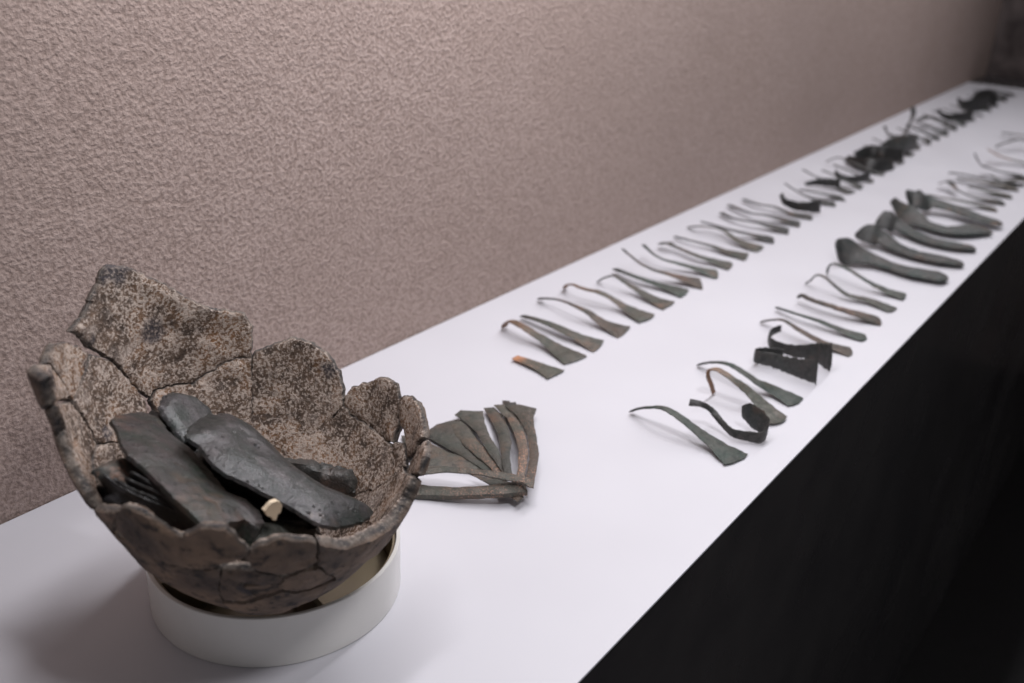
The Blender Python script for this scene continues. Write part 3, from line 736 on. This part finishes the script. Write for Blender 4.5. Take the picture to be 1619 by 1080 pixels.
for k, (a, b) in enumerate([((1538,147),(1580,158)), ((1550,144),(1592,154)), ((1560,141),(1602,150))]):
    B_(DARK, [(*a,.012),((a[0]+b[0])/2,(a[1]+b[1])/2-1,.014),(*b,.003)], [.008,.012,.022], ['third from last slim strip at the far corner of the shelf','second from last slim strip at the far corner of the shelf','very last slim strip at the far corner of the shelf'][k])
for k, (ex_, ey_) in enumerate([(1362,297),(1380,287),(1412,267),(1428,257),(1442,246)]):
    B_(DARK, [(ex_-62,ey_-27,.012+.006*(k % 2)),(ex_-36,ey_-16,.016-.004*(k % 2)),(ex_-16,ey_-7,.008),(ex_,ey_,.002)], [.005,.007,.012,.020],
       NTH[k] + ' of five slim strips half hidden by the dense black heap')
for k, (ex_, ey_) in enumerate([(1540,190),(1552,183),(1565,175),(1578,168),(1590,160)]):
    B_(DARK, [(ex_-50,ey_-17,.016+.008*(k % 2)),(ex_-30,ey_-11,.020-.004*(k % 2)),(ex_-12,ey_-4,.008),(ex_,ey_,.002)], [.005,.008,.012,.020],
       NTH[k] + ' of five slim strips at the far end of the wall row')
# ---- row along the front edge, near end first
F_(GREEN, [(998,650,.004),(1010,646,.012),(1028,644,.021),(1052,646,.027),(1076,661,.023),(1105,683,.014),(1134,705,.006),(1164,726,.002)], [.007,.006,.0065,.009,.0105,.014,.022,.031], 'arched green strip nearest the viewer in the front row', bulge=.003, rough=1.4)
F_(DARK, [(1090,637,.030),(1108,640,.030),(1124,649,.022),(1141,669,.013),(1158,685,.008),(1185,691,.007),(1204,693,.007),(1212,680,.012),(1200,666,.017),(1180,649,.024)], [.008,.007,.007,.007,.009,.012,.014,.018,.026,.020], 'twisted dark ribbon with an upturned leaf end, second in the front row', vert=[.5,.4,.5,.7,.9,1,1,1,1,1], bulge=.006, n=80)
F_(CTIP, [(1128,624,.000),(1124,610,.014),(1119,596,.027),(1122,587,.033),(1137,588,.034),(1161,604,.029),(1185,623,.018),(1209,647,.008),(1228,666,.002)], [.006,.006,.006,.007,.009,.010,.015,.023,.028], 'high arched strip with orange brown bend and down turned handle', bulge=.005)
F_(GREEN, [(1104,577,.003),(1124,573,.014),(1149,575,.021),(1173,587,.020),(1197,604,.014),(1226,618,.006),(1258,635,.002)], [.007,.006,.008,.010,.012,.021,.027], 'arched grey green strip behind the high arched one in the front row', bulge=.004)
F_(DARK, [(1238,563,.012),(1212,560,.012),(1196,562,.011),(1195,568,.011),(1221,573,.011),(1257,584,.012),(1291,592,.014)], [.012,.012,.014,.016,.018,.023,.030], 'folded dark band standing on edge, nearer of two in the front row', vert=[1,1,1,1,1,1,1], bulge=0, rough=1.6, n=70)
F_(DARK, [(1235,519,.022),(1223,524,.020),(1216,533,.018),(1219,543,.016),(1233,549,.014),(1257,555,.013),(1286,557,.015),(1314,566,.018)], [.009,.011,.014,.014,.013,.016,.023,.036], 'looped dark band standing on edge, farther of two in the front row', vert=[1]*8, bulge=0, rough=1.6, n=80)
F_(BROWN, [(1204,509,.003),(1221,506,.013),(1240,507,.021),(1264,522,.016),(1293,538,.009),(1317,548,.005),(1342,556,.002)], [.007,.005,.006,.010,.013,.017,.023], 'brownish arched strip running behind the looped dark band', bulge=.005)
F_(GREEN, [(1227,486,.006),(1261,497,.010),(1296,508,.010),(1330,522,.006),(1364,534,.002)], [.006,.007,.011,.015,.021], 'straight grey green strip, first beyond the looped dark band', bulge=.005)
F_(BROWN, [(1262,471,.008),(1268,468,.013),(1280,474,.013),(1307,483,.013),(1342,494,.010),(1388,508,.002)], [.006,.008,.010,.012,.015,.023], 'strip with a small pale loop at its handle in the front row', bulge=.005, thick=.005)
F_(GREY, [(1273,449,.003),(1282,443,.010),(1291,435,.024),(1305,439,.025),(1324,455,.015),(1342,467,.008),(1377,476,.005),(1411,490,.002)], [.006,.004,.006,.006,.008,.012,.019,.022], 'sharply humped thin strip, nearer of two hooked ones before the axes', bulge=.003)
F_(GREEN, [(1308,432,.001),(1310,423,.014),(1319,418,.023),(1342,427,.024),(1372,446,.014),(1400,460,.006),(1430,470,.002)], [.005,.005,.006,.008,.009,.018,.022], 'hooked thin strip right beside the first thick axe', bulge=.002)
AXE = mat_bronze('axe_bronze', (0.034, 0.046, 0.043), (0.060, 0.054, 0.051), (0.018, 0.022, 0.021), 0.10, bump=0.8, fleck=0.65, tint=(0.100, 0.092, 0.088))
def A_(pts, wd, label, vert, mat=AXE, **k): return strip('bronze_axe', mat, pts, wd, label, 'axe', 'thick bronze axes in the front row', thick=.009, rough=0.45, vert=vert, **k)
HV = [.6, .6, .5, .25, .1, 0, 0, 0]
HW = [.35, .35, .3, .15, .05, 0, 0, 0]
A_([(1325,400,.020),(1328,398,.021),(1342,398,.021),(1358,403,.017),(1384,412,.011),(1412,422,.008),(1446,431,.008),(1487,438,.007)], [.024,.040,.046,.040,.033,.032,.040,.046], 'thick axe with a knobbed butt, nearest of the thick axes in the front row', HV, bulge=.012)
A_([(1360,364,.022),(1365,366,.022),(1378,370,.021),(1393,376,.016),(1414,390,.010),(1446,402,.008),(1484,410,.008),(1521,418,.006)], [.022,.036,.042,.038,.033,.034,.036,.020], 'thick axe with a pointed butt, second nearest of the thick axes', HW, bulge=.003)
A_([(1389,346,.022),(1392,346,.023),(1404,349,.022),(1418,355,.016),(1440,368,.010),(1468,380,.008),(1506,388,.008),(1540,393,.006)], [.022,.038,.042,.036,.030,.032,.032,.022], 'thick axe with a round dark butt, third nearest of the thick axes', HW, bulge=.003)
A_([(1412,317,.022),(1420,326,.020),(1432,337,.016),(1444,346,.012),(1464,355,.010),(1505,365,.010),(1556,362,.008)], [.014,.020,.034,.038,.036,.040,.044], 'slender curved axe with a narrow butt under the farthest thick axe', [.5,.5,.5,.3,0,0,0], bulge=.006)
A_([(1436,315,.030),(1440,314,.030),(1454,317,.028),(1470,319,.022),(1505,329,.016),(1541,342,.013),(1577,353,.010)], [.026,.038,.042,.036,.036,.038,.032], 'farthest thick axe with a square butt in the front row', HW[:7], bulge=.010)
F_(GREY, [(1466,308,.020),(1517,318,.012),(1545,324,.007),(1574,331,.002)], [.008,.010,.013,.022], 'long thin strip lying just behind the farthest thick axe')
F_(DARK, [(1484,291,.010),(1500,288,.018),(1514,301,.014),(1541,313,.008),(1586,321,.002)], [.012,.014,.006,.010,.022], 'strip with a dark thick handle tip, second behind the thick axes')
F_(GREY, [(1530,294,.010),(1548,299,.010),(1598,311,.002)], [.005,.010,.022], 'short low strip, third behind the thick axes')
F_(GREY, [(1513,281,.008),(1560,289,.010),(1608,299,.002)], [.011,.013,.022], 'straight strip lying flat, fourth behind the thick axes')
F_(DARK, [(1500,273,.014),(1530,277,.018),(1570,286,.010),(1612,292,.002)], [.006,.006,.010,.020], 'thin bent strip, fifth behind the thick axes')
F_(DARK, [(1541,243,.044),(1550,260,.026),(1562,265,.018),(1584,272,.012),(1622,280,.002)], [.009,.010,.014,.008,.024], 'strip with a steeply raised dark handle near the right edge')
F_(GREY, [(1566,277,.010),(1584,286,.010),(1619,285,.008),(1640,290,.002)], [.005,.006,.012,.022], 'thin looping strip below the steeply raised handle')
F_(CTIP, [(1562,236,.030),(1575,244,.022),(1590,250,.014),(1622,258,.008),(1650,264,.002)], [.013,.014,.010,.014,.024], 'strip with a thick black handle end near the right edge')
F_(GREY, [(1574,232,.010),(1592,225,.022),(1619,222,.024),(1660,240,.002)], [.006,.006,.008,.024], 'thin arched strip at the right edge of the picture')
F_(GREY, [(1584,210,.012),(1602,212,.012),(1640,218,.010),(1680,228,.002)], [.010,.010,.012,.022], 'farthest visible strip of the front row at the right edge')
